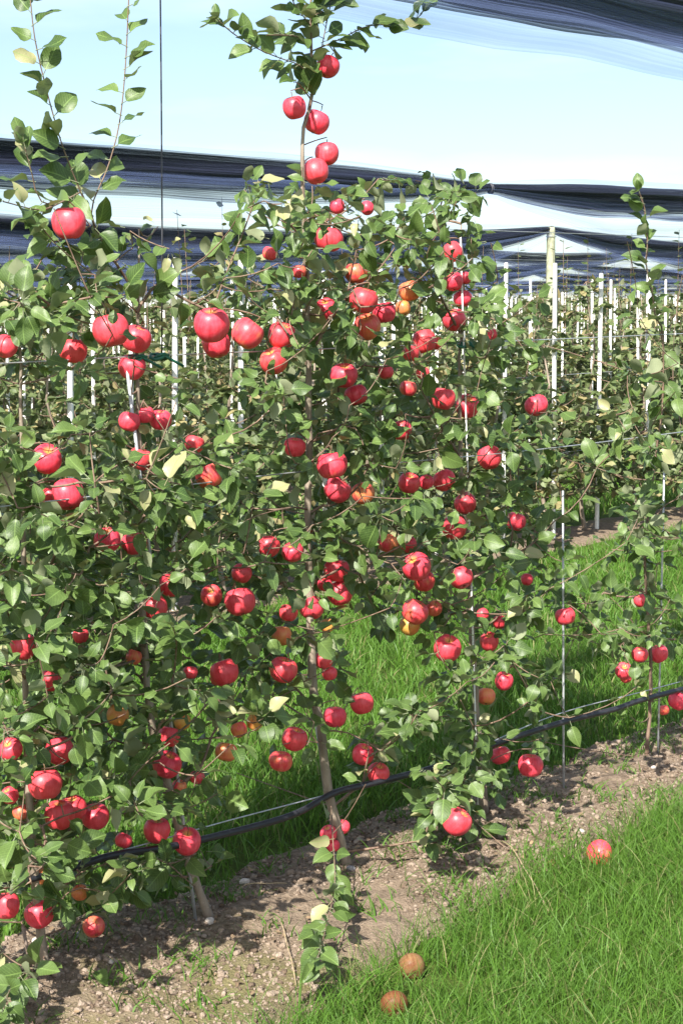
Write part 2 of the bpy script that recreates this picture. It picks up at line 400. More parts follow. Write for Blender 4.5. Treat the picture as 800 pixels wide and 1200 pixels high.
ok = (Y < f + rng.normal(-.02, .055, n)) & (Y > 0.42 * X - .05 - .2) & (fbm(X * 3.2, Y * 3.2, 61) > .22)
X, Y = X[ok], Y[ok]; H = rng.uniform(.05, .13, len(X)) * (.55 + .9 * fbm(X * 2.2, Y * 2.2, 60)) * 1.0
grass('grass', X, Y, gz(X) - .012, H, rng.uniform(.0007, .0018, len(X)), rng.uniform(.15, 1.2, len(X)), 'long bright green grass growing in front of the soil strip', 4)
n = 110000
X = rng.uniform(1.9, 13, n); Y = rng.uniform(3.1, 6.3, n); f, b_ = strip_edges(X)
dens = np.clip(1.25 - (X - 3) / 12, .35, 1)
ok = (Y > b_ + rng.normal(.02, .06, n)) & (rng.random(n) < dens) & (Y < 6.05) & (np.abs(X - Y * 1.12) < 3.6 + .25 * Y)
X, Y = X[ok], Y[ok]; H = rng.uniform(.045, .11, len(X)) * (.5 + .9 * fbm(X * 2, Y * 2, 66))
grass('grass', X, Y, gz(X) - .012, H, rng.uniform(.0018, .0038, len(X)), rng.uniform(.15, 1.0, len(X)), 'mown green grass of the alley behind the front tree row', 3)
n = 26000
X = rng.uniform(5, 20, n); Y = rng.uniform(6.9, 9.6, n)
grass('grass', X, Y, gz(X) - .012, rng.uniform(.06, .14, n), rng.uniform(.003, .006, n), rng.uniform(.15, .9, n), 'bright grass of the farther alley seen under the second tree row', 3)
# sparse weeds seeded on the soil itself
n = 4200
cx = 2.0 + 3.8 * rng.random(150) ** .75; cy = rng.uniform(2.55, 3.2, 150); wi = rng.integers(0, 150, n)
X = cx[wi] + rng.normal(0, .035, n); Y = cy[wi] + rng.normal(0, .03, n)
grass('weed_sprigs', X, Y, soil_h(X, Y) - .004, rng.uniform(.015, .06, n), rng.uniform(.001, .003, n), rng.uniform(.4, 1.6, n), 'thin sprigs of weed dotted over the bare soil', 3)

# ---------------------------------------------------------------- leaf blades
def leaf_template(stations, width, fold, curl, wave, seed, petiole=True):
    r = np.random.default_rng(seed); V = []; UV = []; T = []
    ts = np.linspace(0, 1, stations) if stations < 7 else np.array([0, .07, .20, .38, .58, .77, .92, 1])
    stations = len(ts)
    for i, t in enumerate(ts):
        wv = width * .5 * float(np.interp(t, [0, .06, .15, .28, .42, .58, .74, .88, .96, 1], [0, .42, .74, .95, 1, .94, .74, .42, .14, 0]))
        y = t; z = -curl * t * t + 0.035 * math.sin(6 * t + seed)
        wl = wave * math.sin(7 * t + seed * 1.7); wr = wave * math.sin(6 * t + seed * 2.9 + 1)
        V += [(-wv, y, z + wv * math.tan(fold) + wl * wv * 2), (0, y, z), (wv, y, z + wv * math.tan(fold) + wr * wv * 2)]
        UV += [(0.5 - wv / width, t), (.5, t), (.5 + wv / width, t)]
    for i in range(stations - 1):
        a = 3 * i
        if i == 0: T += [(1, a + 4, a + 3), (1, a + 5, a + 4)]
        elif i == stations - 2: T += [(a, a + 1, a + 4), (a + 1, a + 2, a + 4)]
        else: T += [(a, a + 1, a + 4), (a, a + 4, a + 3), (a + 1, a + 2, a + 5), (a + 1, a + 5, a + 4)]
    V = np.array(V); UV = np.array(UV)
    if petiole:
        n0 = len(V); p = 0.016
        PV = [(-p, -.26, .05), (p, -.26, .05), (0, -.26, .05 + 2 * p), (-p, 0.02, 0), (p, 0.02, 0), (0, 0.02, 2 * p)]
        V = np.vstack([V, PV]); UV = np.vstack([UV, np.tile([.5, .5], (6, 1))])
        for a, c in ((0, 1), (1, 2), (2, 0)): T += [(n0 + a, n0 + c, n0 + 3 + c), (n0 + a, n0 + 3 + c, n0 + 3 + a)]
    return V, np.array(T), UV
LT = [leaf_template(7, w_, f_, c_, wv_, i) for i, (w_, f_, c_, wv_) in enumerate(
    [(.72, .28, .10, .10), (.64, .40, .20, .14), (.76, .18, .08, .16), (.70, .50, .30, .10), (.62, .30, .38, .18), (.78, .22, .16, .20), (.66, .65, .14, .12), (.74, .12, .26, .22)])]
LT_FAR = [leaf_template(4, w_, f_, c_, .08, i, False) for i, (w_, f_, c_) in enumerate([(.62, .3, .12), (.58, .45, .25), (.66, .2, .05)])]
LEAF_ME = [mesh_np('leaf', V, T, M['leaf'], True, UV, np.full(len(V), i * .013)) for i, (V, T, UV) in enumerate(LT)]
LEAF_DARK = None
def frames(D, N):
    """rotation matrices with columns x (across), y (along the leaf), z (face normal)"""
    D = D / np.linalg.norm(D, axis=1)[:, None]
    N = N - D * np.sum(N * D, 1)[:, None]; N /= np.linalg.norm(N, axis=1)[:, None] + 1e-9
    return np.stack([np.cross(D, N), D, N], -1)
def leaves_mesh(name, P, D, N, L, var, templates, mat, base):
    Rm = frames(D, N); Vs = []; Fs = []; Us = []; As = []; off = 0
    for k, (V, T, UV) in enumerate(templates):
        s = np.where(var % len(templates) == k)[0]
        if not len(s): continue
        W = np.einsum('nij,vj->nvi', Rm[s], V) * L[s][:, None, None] + (P[s] - base)[:, None]
        Vs.append(W.reshape(-1, 3)); m = len(V)
        Fs.append((T[None] + off + m * np.arange(len(s))[:, None, None]).reshape(-1, 3)); off += m * len(s)
        Us.append(np.tile(UV, (len(s), 1))); As.append(np.repeat(rng.random(len(s)), m))
    return mesh_np(name, np.vstack(Vs), np.vstack(Fs), mat, True, np.vstack(Us), np.concatenate(As))

# ---------------------------------------------------------------- front row: skeleton data (photo pixels, metres in front of the row)
TREES = {
 'A': dict(trunk=[(58, 1164, 0), (47, 1085, 0), (36, 960, .02), (30, 800, 0), (28, 620, 0), (24, 450, 0), (22, 350, 0)], r=.0125),
 'B': dict(trunk=[(253, 1097, 0), (224, 1020, .0), (200, 930, .0), (178, 850, 0), (170, 760, 0), (166, 650, 0), (163, 500, 0), (160, 420, 0), (163, 340, 0), (163, 268, 0)], r=.0135),
 'C': dict(trunk=[(413, 1032, 0), (403, 1000, 0), (387, 935, 0), (376, 860, 0), (366, 790, 0), (362, 700, 0), (361, 600, 0), (362, 480, 0), (360, 350, 0), (355, 230, 0), (354, 195, 0), (355, 156, 0), (364, 123, 0), (366, 91, 0), (365, 49, 0), (364, 16, 0), (366, -24, 0)], r=.0150),
 'D': dict(trunk=[(568, 950, 0), (563, 900, 0), (556, 800, 0), (548, 650, 0), (540, 550, 0), (538, 440, 0), (543, 350, 0), (540, 262, 0)], r=.0125),
 'E': dict(trunk=[(757, 888, 0), (762, 800, 0), (757, 690, 0), (755, 650, 0), (764, 560, 0), (776, 470, 0), (776, 392, 0), (767, 371, 0), (764, 344, 0), (756, 308, 0), (758, 284, 0), (755, 245, 0), (748, 226, 0)], r=.007),
}
# hand-traced branches: tree, pixel path, d at start and end, leaf spacing in metres (0 = bare)
BR = [
 ('B', [(150, 330), (128, 295), (107, 250), (127, 195), (140, 145), (147, 80), (151, 0), (154, -60)], .0, .06, .050),
 ('B', [(107, 250), (95, 225), (75, 175), (60, 125), (42, 50), (35, -10)], .02, .06, .050),
 ('B', [(95, 225), (66, 240), (45, 246), (4, 236)], .02, .10, .045),
 ('B', [(60, 240), (45, 232), (37, 200), (29, 172)], .05, .08, .040),
 ('B', [(160, 365), (145, 352), (110, 322), (72, 292), (52, 270)], .02, .12, .045),
 ('B', [(160, 365), (185, 332), (230, 310), (272, 290)], .02, .06, .045),
 ('B', [(185, 332), (215, 350), (240, 362)], .04, .10, .10),
 ('B', [(250, 362), (267, 315), (282, 280), (297, 238), (303, 212)], .08, .10, .042),
 ('B', [(184, 880), (160, 893), (135, 910), (87, 915)], .02, .32, .06),
 ('B', [(160, 893), (190, 845), (202, 800), (207, 755), (203, 735)], .10, .36, .036),
 ('B', [(168, 470), (190, 500), (215, 540), (228, 575)], .0, .10, .09),
 ('B', [(171, 770), (130, 780), (122, 750), (150, 700), (195, 670)], .0, .16, .07),
 ('B', [(230, 1000), (200, 1012), (180, 1005), (165, 1015)], .02, .12, .045),
 ('C', [(366, 91), (350, 76), (328, 68), (302, 57), (273, 39), (256, 24)], .0, .06, .040),
 ('C', [(365, 49), (344, 42), (312, 41)], .0, .05, .040),
 ('C', [(365, 60), (400, 45), (426, 32), (448, 29), (478, 28), (494, 16)], .0, .06, .036),
 ('C', [(364, 20), (385, 8), (400, -20)], .0, .06, .030),
 ('C', [(364, 30), (345, 5), (335, -20)], .0, .05, .034),
 ('C', [(361, 597), (340, 595), (295, 607), (267, 628), (262, 646)], .0, .16, .10),
 ('C', [(364, 826), (346, 806), (330, 795)], .0, .10, .08),
 ('C', [(378, 856), (405, 858), (430, 870), (446, 880)], .0, .12, .08),
 ('C', [(388, 945), (390, 985), (392, 1037), (381, 1090), (372, 1124)], .03, .52, .040),
 ('C', [(361, 420), (395, 360), (440, 320), (482, 265), (515, 244), (527, 233)], .0, .12, .055),
 ('D', [(540, 540), (500, 470), (467, 397)], .0, .22, .08),
 ('D', [(540, 375), (570, 372), (592, 382), (612, 407)], .0, .12, .16),
 ('D', [(544, 400), (515, 345), (500, 300), (520, 262)], .0, .16, .06),
 ('D', [(565, 915), (540, 935), (556, 962), (582, 985), (600, 1002)], .0, .24, .05),
 ('D', [(556, 800), (590, 780), (612, 790), (625, 830)], .0, .06, .10),
 ('D', [(550, 680), (590, 655), (620, 640), (650, 610)], .0, .08, .07),
 ('E', [(756, 655), (760, 625), (768, 605), (782, 590), (812, 578)], .0, .04, .12),
 ('E', [(776, 400), (767, 371), (764, 344), (756, 308), (758, 284), (755, 245), (748, 224)], .006, .006, .040),
 ('E', [(776, 400), (776, 470), (764, 560), (755, 650), (757, 690)], .006, .006, .045),
 ('C', [(360, 330), (356, 250), (354, 195)], .006, .006, .05),
 ('C', [(364, 123), (366, 91), (365, 49), (364, 16), (366, -24)], .006, .006, .022),
 ('C', [(366, 110), (376, 60), (384, 20), (392, -15)], .0, .05, .024),
 ('C', [(365, 118), (352, 100), (346, 96)], .0, .05, .03),
 ('A', [(47, 1085), (75, 1050), (100, 1040), (128, 1050)], .02, .14, .038),
 ('A', [(54, 1130), (30, 1140), (12, 1160), (4, 1185)], .05, .30, .045),
]
APPLES = """
384 78 14 0|345 126 14 .1|371 143 15.5 0|383 180 14 0|370 201 15 0|81 261 20 .05|395 242 9 0|385 280 17 .1|350 318 9 .5
382 362 13 .2|130 387 22 0|160 397 18 0|248 381 21 0|254 403 17 .2|290 391 19 .35|330 393 17 .3|321 423 17 .4|7 406 14 0|86 411 17 .1|155 430 16 .1
403 440 16 0|152 494 13 0|170 486 11 0|188 492 13 .1|164 538 15 .1|55 538 18 .2|80 579 19 .1|59 580 10 .1|228 520 12 .2|245 558 16 .5|345 524 13 .1
389 545 18 .3|395 574 16 0|126 633 16 .1|157 637 15 .1|315 640 13 .1|343 647 13 .1|394 668 15 0|398 695 15 0|380 685 9 .1|283 672 12 .1|200 686 14 0|181 712 16 .1
426 352 17 .35|450 366 14 .1|430 383 16 .5|480 341 13 .7|472 361 9 .8|417 320 14 .5|530 295 12 0|531 330 12 0|544 326 8 0|542 350 11 0|532 375 14 0
497 400 14 .2|511 402 8 .3|481 414 10 .1|417 463 14 .2|452 436 9 .2|495 437 8 .3|478 455 10 .5|519 467 14 .2|547 476 14 .05|628 475 14 0|573 536 14 .05
470 504 13 .3|425 578 14 .65|479 566 13 .2|499 565 9 .1|520 563 14 .1|545 590 13 0|604 611 12 .05|532 618 15 0|454 636 13 .6|478 638 10 .2|488 664 17 0
497 681 13 .4|540 677 14 .05|617 679 5 0|95 745 6 .2|28 758 16 0|60 797 13 .05|157 770 8 .6|138 838 13 .9|214 846 10 1|13 878 14 .1|70 880 17 .05
53 919 20 0|12 932 11 .1|70 955 18 .05|86 947 16 0|25 952 10 .6|112 957 17 .05|196 896 17 .1|198 863 13 .1|210 922 8 .6|231 911 8 .1|184 973 16 0
219 986 17 0|145 985 10 0|263 788 17 .1|223 788 8 0|281 705 18 0|248 698 13 .3|332 785 17 .35|338 718 11 .2|365 712 15 .2|330 745 12 .8|383 733 9 1
379 774 11 .1|386 789 9 0|392 840 14 0|345 866 15 0|329 892 14 .45|265 881 13 .75|280 855 10 .6|299 846 10 1|385 977 10 0|401 969 9 .05|390 991 7 0
486 717 16 .4|480 733 12 1|508 713 10 .6|524 760 16 0|573 752 11 .2|585 729 9 .1|565 720 7 0|662 722 12 0|590 798 11 .2|569 816 11 .7|750 704 8 0
749 767 10 .1|771 766 11 .05|730 786 10 .2|733 794 7 .3|794 821 12 0|777 832 5 .5|424 824 14 0|425 884 13 .1|443 906 13 .2|586 885 12 .05|621 897 15 0
535 963 17 .1|45 1028 12 .7|8 1061 16 .05|46 1071 17 0|94 1046 10 .7|110 1086 13 .5|575 392 6 0|316 297 6 .3|430 244 6 0|255 795 9 .1
"""
MASK = [  # crown density of the front row, 40-pixel cells, rows from y = 200
 "00000003444444000000", "02221013689876000000", "13432223799998300010", "56642235899998520021", "66541114899988540031",
 "43322214899987540022", "11112225888998641233", "23334456888998762233", "55778888788888762344", "77788887688999862133",
 "88888887788899863142", "88888888887898764264", "88888888875688876466", "88888888730246653565", "88888888542136632443",
 "88888876424345643222", "88888665313355441000", "88888411113466540000", "77777310000365410000", "76534311000143200000",
 "76543210000000000000", "75631000000000000000", "10300000000000000000"]
def mask(px, py):
    i = int((py - 200) // 40); j = int(min(max(px, 0), 799) // 40)
    return int(MASK[i][j]) / 9 if 0 <= i < len(MASK) else 0.0

ROOTX = {k: np.array([at(*p)[0] for p in t['trunk']]) for k, t in TREES.items()}
def owner(P):
    best = None
    for k, t in TREES.items():
        zs = t['_z']; x = np.interp(P[2], zs, t['_x']); dd = abs(P[0] - x)
        if best is None or dd < best[0]: best = (dd, k)
    return best[1]
for k, t in TREES.items():
    t['pts'] = resample([at(*p) for p in t['trunk']], .045)
    o_ = np.argsort(t['pts'][:, 2]); t['_z'] = t['pts'][o_, 2]; t['_x'] = t['pts'][o_, 0]
    t['attr'] = []

apples = []
for tok in APPLES.replace('\n', '|').split('|'):
    if not tok.strip(): continue
    px, py, pr, ye = map(float, tok.split())
    z0 = proj(at(px, py))[2]; zest = FPX * .0405 / pr
    d = min(max((z0 - zest) * .30 * .68 + .17, .0), .37)
    c = at(px, py, d); z = proj(c)[2]; r = min(max(pr * z / FPX, .018), .046)
    ax = np.array([rng.normal(0, .32), rng.normal(0, .32), 1.0]); ax /= np.linalg.norm(ax)
    apples.append(dict(px=px, py=py, pr=pr, yel=ye, c=c, r=r, ax=ax, z=z, tree=owner(c)))
A_C = np.array([a['c'] for a in apples]); A_R = np.array([a['r'] for a in apples])
A_P = np.array([[a['px'], a['py'], a['r'] / a['z'] * FPX, a['z']] for a in apples])

# spur points through the crowns
for i, row in enumerate(MASK):
    for j, ch in enumerate(row):
        m = int(ch)
        nn = rng.poisson(m * .52)
        for _ in range(nn):
            px, py = (j + rng.random()) * 40, 200 + (i + rng.random()) * 40
            d = float(np.clip(rng.normal(.05, .17), -.34, .36))
            P = at(px, py, d)
            if P[2] < gz(P[0]) + .10: continue
            if np.any(np.linalg.norm(A_C - P, axis=1) < A_R + .012): continue
            TREES[owner(P)]['attr'].append((P, 'spur', None))
        if j == 0:                                                   # crowns go on past the frame's edge
            for _ in range(rng.poisson(m * .36)):
                P = at(-rng.random() * 60, 200 + (i + rng.random()) * 40, float(np.clip(rng.normal(.05, .17), -.34, .36)))
                if P[2] > gz(P[0]) + .1: TREES['A']['attr'].append((P, 'spur', None))
for a in apples:
    a['tip'] = a['c'] + a['ax'] * (a['r'] * .80 + .018)
    TREES[a['tree']]['attr'].append((a['tip'], 'apple', a))

ALL_LEAVES = {}
def add_leaf(store, P, D, N, L, kind=0):
    store.append((P, D, N, L))
def grow(key):
    t = TREES[key]; base = t['pts'][0].copy(); base[2] = gz(base[0])
    nodes = [p for p in t['pts']]; parent = [-1] + list(range(len(nodes) - 1))
    kind = ['trunk'] * len(nodes); path = [0.0]
    for i in range(1, len(nodes)): path.append(path[-1] + np.linalg.norm(nodes[i] - nodes[i - 1]) * .5)
    leaves = []
    ntr = len(nodes)
    for (tk, pp, d0, d1, sp) in BR:
        if tk != key: continue
        pts = resample([at(p[0], p[1], d0 + (d1 - d0) * i / (len(pp) - 1)) for i, p in enumerate(pp)], .03)
        N = np.array(nodes); j = int(np.argmin(np.linalg.norm(N - pts[0], axis=1)))
        for i, p in enumerate(pts):
            nodes.append(p); parent.append(j); kind.append('hand'); path.append(path[j] + np.linalg.norm(p - nodes[j])); j = len(nodes) - 1
        if sp:
            L = np.r_[0, np.cumsum(np.linalg.norm(np.diff(pts, axis=0), axis=1))]; q = sp * .6; side = 1.0
            while q < L[-1]:
                P = np.array([np.interp(q, L, pts[:, c]) for c in range(3)])
                i = min(int(np.searchsorted(L, q)), len(pts) - 1); T = pts[i] - pts[i - 1]; T /= np.linalg.norm(T)
                h = np.cross(T, [0, 0, 1.0]) if abs(T[2]) < .9 else R_.copy()
                h /= np.linalg.norm(h); v = np.cross(h, T); a = side * 1.0 + rng.normal(0, .5) + (math.pi if side < 0 else 0)
                ang = rng.uniform(0, 6.28) if abs(T[2]) < .9 else (0 if side > 0 else math.pi) + rng.normal(0, 1.1)
                Dv = T * rng.uniform(.5, 1.2) + h * math.cos(ang) + v * math.sin(ang) * .8 + np.array([0, 0, -.10])
                leaves.append((P + Dv / np.linalg.norm(Dv) * .002, Dv, np.array([0, 0, .6]) + SUNV * .5 - F_ * .35 + rng.normal(0, .55, 3), rng.uniform(.052, .074) * (1 - .2 * q / L[-1]), 1))
                side = -side; q += sp * .48 * rng.uniform(.75, 1.25)
            for _ in range(3):
                Dv = T + rng.normal(0, .5, 3); leaves.append((pts[-1], Dv, np.array([0, 0, 1.0]) + rng.normal(0, .5, 3), rng.uniform(.03, .055), 1))
    # attach spurs and apples greedily: near, with a short way back to the root
    att = t['attr']; AP = np.array([a[0] for a in att]); left = np.ones(len(att), bool)
    Nn = np.array(nodes); Pp = np.array(path)
    def cost(P_, path_, fromN):
        dv = P_ - fromN; d_ = np.linalg.norm(dv, axis=-1)
        up = np.clip(-(dv[..., 2]) / (d_ + 1e-6), 0, 1)
        return d_ * (1 + .35 * up) + .22 * path_
    Cm = np.array([cost(AP, Pp[i], Nn[i]) for i in range(len(Nn))]); bi = np.argmin(Cm, 0); bc = Cm[bi, np.arange(len(att))]
    first_att = len(nodes); info = {}
    while left.any():
        i = int(np.argmin(np.where(left, bc, 1e9))); left[i] = False
        nodes.append(AP[i]); parent.append(int(bi[i])); kind.append(att[i][1]); path.append(path[int(bi[i])] + np.linalg.norm(AP[i] - nodes[int(bi[i])]))
        me_ = len(nodes) - 1; info[me_] = att[i]
        if att[i][1] == 'apple': continue                             # nothing grows on from a fruit
        cn_ = cost(AP, path[-1], AP[i]); b2 = cn_ < bc; bi[b2] = me_; bc = np.where(b2, cn_, bc)
    nn = len(nodes); nodes = np.array(nodes); parent = np.array(parent)
    # radii by pipe model
    acc = np.zeros(nn); tip = .00135 ** 2.2; kids = np.bincount(parent[1:], minlength=nn)
    for i in range(nn - 1, 0, -1):
        if kids[i] == 0: acc[i] += tip
        acc[parent[i]] += acc[i] + .02 * tip
    rad = acc ** (1 / 2.2)
    zt = .88 * (np.linspace(1, .0, ntr) ** .75 * .86 + .14) * t['r']; rad[:ntr] = zt
    rad[ntr:] = np.minimum(rad[ntr:], .0085)
    # trunk mesh
    root = empty('apple_tree', base); ALL_LEAVES[key] = root
    tb = Tubes(9); tp = t['pts'] + np.c_[rng.normal(0, .0012, (ntr, 2)), np.zeros(ntr)]
    tp[0] = tp[0] - np.array([0, 0, .05]); rr = zt * (1 + rng.normal(0, .05, ntr)); rr[0] *= 1.35; rr[1] *= 1.12
    tb.add(tp, rr); obj('trunk', tb.mesh('trunk', M['twig' if key == 'E' else 'bark'], base), root)
    # limbs
    limb = np.full(nn, -1)
    for i in range(ntr, nn): limb[i] = i if parent[i] < ntr else limb[parent[i]]
    tubes = {}
    for i in range(ntr, nn):
        p0, p1 = nodes[parent[i]], nodes[i]; ln = np.linalg.norm(p1 - p0)
        T = tubes.setdefault(limb[i], Tubes(5))
        r0 = min(rad[parent[i]], rad[i] * 1.25) if parent[i] >= ntr else rad[i] * 1.3
        if kind[i] == 'hand' or ln < .03: T.add([p0, p1], [r0, rad[i]], cap=False); continue
        mid = (p0 + p1) / 2 + np.array([0, 0, -.10 if kind[i] != 'apple' else .10]) * ln + rng.normal(0, .07, 3) * ln
        ts = np.linspace(0, 1, 5)[:, None]; c = (1 - ts) ** 2 * p0 + 2 * ts * (1 - ts) * mid + ts ** 2 * p1
        T.add(c, np.linspace(r0, rad[i], 5), cap=False)
        # leaves along longer twigs
        if kind[i] == 'spur':
            for q in np.arange(.05, ln, .05):
                s_ = q / ln; P = (1 - s_) ** 2 * p0 + 2 * s_ * (1 - s_) * mid + s_ * s_ * p1
                if rad[i] > .004: continue
                Dv = rng.normal(0, 1, 3); Dv[2] = Dv[2] * .5 - .1
                leaves.append((P, Dv, np.array([0, 0, 1.0]) + SUNV * .6 + rng.normal(0, .45, 3), rng.uniform(.030, .050), 0))
    for lid, T in tubes.items(): obj('branch', T.mesh('branch', M['twig'], base), root)
    # rosettes
    for i, (P, kd, a) in info.items():
        ax = P - nodes[parent[i]]; ax /= np.linalg.norm(ax) + 1e-9
        n_ = rng.integers(5, 11) if kd == 'spur' else rng.integers(3, 6)
        a0 = rng.uniform(0, 6.28)
        h = np.cross(ax, [0, 0, 1.0]) + 1e-3; h /= np.linalg.norm(h); v = np.cross(h, ax)
        for q in range(n_):
            an = a0 + q * 2.4; Dv = h * math.cos(an) + v * math.sin(an) + ax * rng.uniform(.0, .7) + np.array([0, 0, -.18]) + rng.normal(0, .15, 3)
            Nv = np.array([0, 0, .8]) + SUNV * .7 + rng.normal(0, .58, 3)
            leaves.append((P + Dv / np.linalg.norm(Dv) * .016, Dv, Nv, float(np.clip(rng.lognormal(math.log(.0405), .24), .023, .066)), 0))
    P = np.array([l[0] for l in leaves]); D = np.array([l[1] for l in leaves]); N = np.array([l[2] for l in leaves]); L = np.array([l[3] for l in leaves]); hand = np.array([l[4] for l in leaves]) == 1
    D /= np.linalg.norm(D, axis=1)[:, None]
    P = P + D * (L * .18)[:, None]                                    # petiole reaches back to the twig
    C_ = P + D * (L * .5)[:, None]
    keep = np.ones(len(P), bool)
    for i in range(len(P)):
        px, py, z = proj(C_[i]); dd = np.linalg.norm(A_C - C_[i], axis=1)
        if np.any(dd < A_R + L[i] * .22): keep[i] = False; continue
        # fruit pushes the foliage aside on its open side
        cov = False
        for q_ in (.0, .5, 1.0):
            qx, qy, qz = proj(P[i] + D[i] * L[i] * q_)
            cov = cov or bool(np.any((np.hypot(A_P[:, 0] - qx, A_P[:, 1] - qy) < A_P[:, 2] * (.95 if q_ == .5 else .75) + (3 if q_ == .5 else 0)) & (qz < A_P[:, 3])))
        if cov and rng.random() > .07: keep[i] = False; continue
        # and hangs where the sun reaches it
        sv = C_[i] - A_C; al = sv @ SUNV; off_ = np.linalg.norm(sv - al[:, None] * SUNV, axis=1)
        if np.any((al > 0) & (al < .5) & (off_ < A_R * 1.05)) and rng.random() < .9: keep[i] = False; continue
        if not hand[i]:
            m = mask(px, py)
            if px > 0: keep[i] = rng.random() < min(1.0, .06 + m * 2.1)
        if P[i][2] < gz(P[i][0]) + .06: keep[i] = False
    P, D, N, L, C_ = P[keep], D[keep], N[keep], L[keep], C_[keep]
    # the leaves that show largest become single parts
    V_ = CAM - C_; dist = np.linalg.norm(V_, axis=1); V_ /= dist[:, None]
    Rm = frames(D, N); face = np.abs(np.sum(Rm[:, :, 2] * V_, 1)); px = np.array([proj(c)[:2] for c in C_])
    front = (ROW_Y[0] - C_[:, 1])
    score = (L / dist) ** 2 * (.25 + face) * np.clip(.55 + 2.2 * front, .05, 2) * ((px[:, 0] > -10) & (px[:, 0] < 810))
    od = np.argsort(-score); single, rest = od[:300], od[300:]
    for i in single:
        o_ = bpy.data.objects.new('leaf', LEAF_ME[rng.integers(0, len(LEAF_ME))])
        o_.rotation_mode = 'QUATERNION'; o_.rotation_quaternion = Matrix(Rm[i].tolist()).to_quaternion()
        o_.location = tuple(P[i] - base); o_.scale = (L[i] * rng.uniform(.9, 1.12), L[i], L[i]); link(o_, root)
    if len(rest):
        fo = obj('foliage', leaves_mesh('foliage', P[rest], D[rest], N[rest], L[rest], rng.integers(0, 8, len(rest)), LT, M['leaf'], base), root)
        fo['kind'] = 'stuff'
    return root, len(P)
TLAB = {'A': 'apple tree whose low fruit hangs beside a thin rusty rod in shaded soil',
        'B': 'apple tree with two long leafy shoots above the net and a strongly leaning trunk base',
        'C': 'tall apple tree with a chain of five apples up its bare leader',
        'D': 'bushy apple tree with a pale rod up its leader, fruit hanging low over soil',
        'E': 'sparse young apple tree with a single upright whip beside the grey rods'}
for k in TREES:
    root, cnt = grow(k); tag(root, TLAB[k], 'apple tree', 'apple trees of the front row'); print('tree', k, cnt, 'leaves')

# ---------------------------------------------------------------- apples
def apple_mesh(seed, nu=26, nv=18):
    r_ = np.random.default_rng(seed); ph = r_.uniform(0, 6.28, 3); V = []
    el = r_.uniform(.93, 1.04); lob = r_.uniform(.008, .025); tilt = r_.uniform(-.05, .05)
    for i in range(nv + 1):
        a = math.pi * i / nv                                           # 0 = top
        rr = math.sin(a) ** .86; z = math.cos(a)
        zz = el * z
        zz -= .36 * math.exp(-(a / .34) ** 2) ; zz += .17 * math.exp(-((math.pi - a) / .30) ** 2)
        rr *= 1 + .05 * math.cos(a)                                   # a little broader at the shoulder
        for j in range(nu):
            b_ = 2 * math.pi * j / nu
            k_ = 1 + lob * math.cos(5 * b_ + ph[0]) * (1 - z) * .5 + .02 * math.cos(2 * b_ + ph[1]) + .015 * math.cos(3 * b_ + ph[2])
            V.append((rr * k_ * math.cos(b_), rr * k_ * math.sin(b_), zz + tilt * rr * math.cos(b_)))
    F_c = [(i * nu + j, (i + 1) * nu + j, (i + 1) * nu + (j + 1) % nu, i * nu + (j + 1) % nu) for i in range(nv) for j in range(nu)]
    return np.array(V), np.array(F_c)
M['rotten'].node_tree.nodes['Principled BSDF'].inputs['Specular IOR Level'].default_value = .12
M['rotten'].node_tree.nodes['Principled BSDF'].inputs['Coat Weight'].default_value = 0
AM = []; AMR = []
for s_ in range(6):
    V, Fc = apple_mesh(s_); AM.append(mesh_np('apple', V, Fc, M['apple'])); AMR.append(mesh_np('rotten_apple', V * (1, 1, .85), Fc, M['rotten']))
ST = []
for s_ in range(3):
    t_ = Tubes(5); a = s_ * 2.1
    t_.add([(0, 0, .50), (.02 * math.cos(a), .02 * math.sin(a), .75), (.06 * math.cos(a), .06 * math.sin(a), 1.0), (.04, .02, 1.28)], [.03, .026, .028, .05]); ST.append(t_.mesh('stem', M['stem']))
cx_ = Tubes(4)
for q in range(5):
    a = q * 1.2566; cx_.add([(.05 * math.cos(a), .05 * math.sin(a), -.72), (.10 * math.cos(a), .10 * math.sin(a), -.84), (.06 * math.cos(a + .4), .06 * math.sin(a + .4), -.92)], [.035, .025, .006])
CALYX = cx_.mesh('calyx', M['stem'])
def put_apple(c, r, ax, yel, hue, meshes=AM, spin=None):
    o_ = bpy.data.objects.new('apple', meshes[rng.integers(0, len(meshes))]); link(o_)
    o_.location = tuple(c); o_.scale = (r, r, r * rng.uniform(.95, 1.03)); o_.rotation_mode = 'QUATERNION'
    o_.rotation_quaternion = Vector(tuple(ax)).to_track_quat('Z', 'Y') @ Quaternion((0, 0, 1), rng.uniform(0, 6.28))
    o_.color = (yel, hue, 0, 1)
    obj('stem', ST[rng.integers(0, 3)], o_); obj('calyx', CALYX, o_)
    return o_
TD = {'A': 'tree by the rusty rod', 'B': 'tree with two long shoots', 'C': 'tree with the fruiting leader', 'D': 'tree with the pale rod', 'E': 'sparse whip-topped tree'}
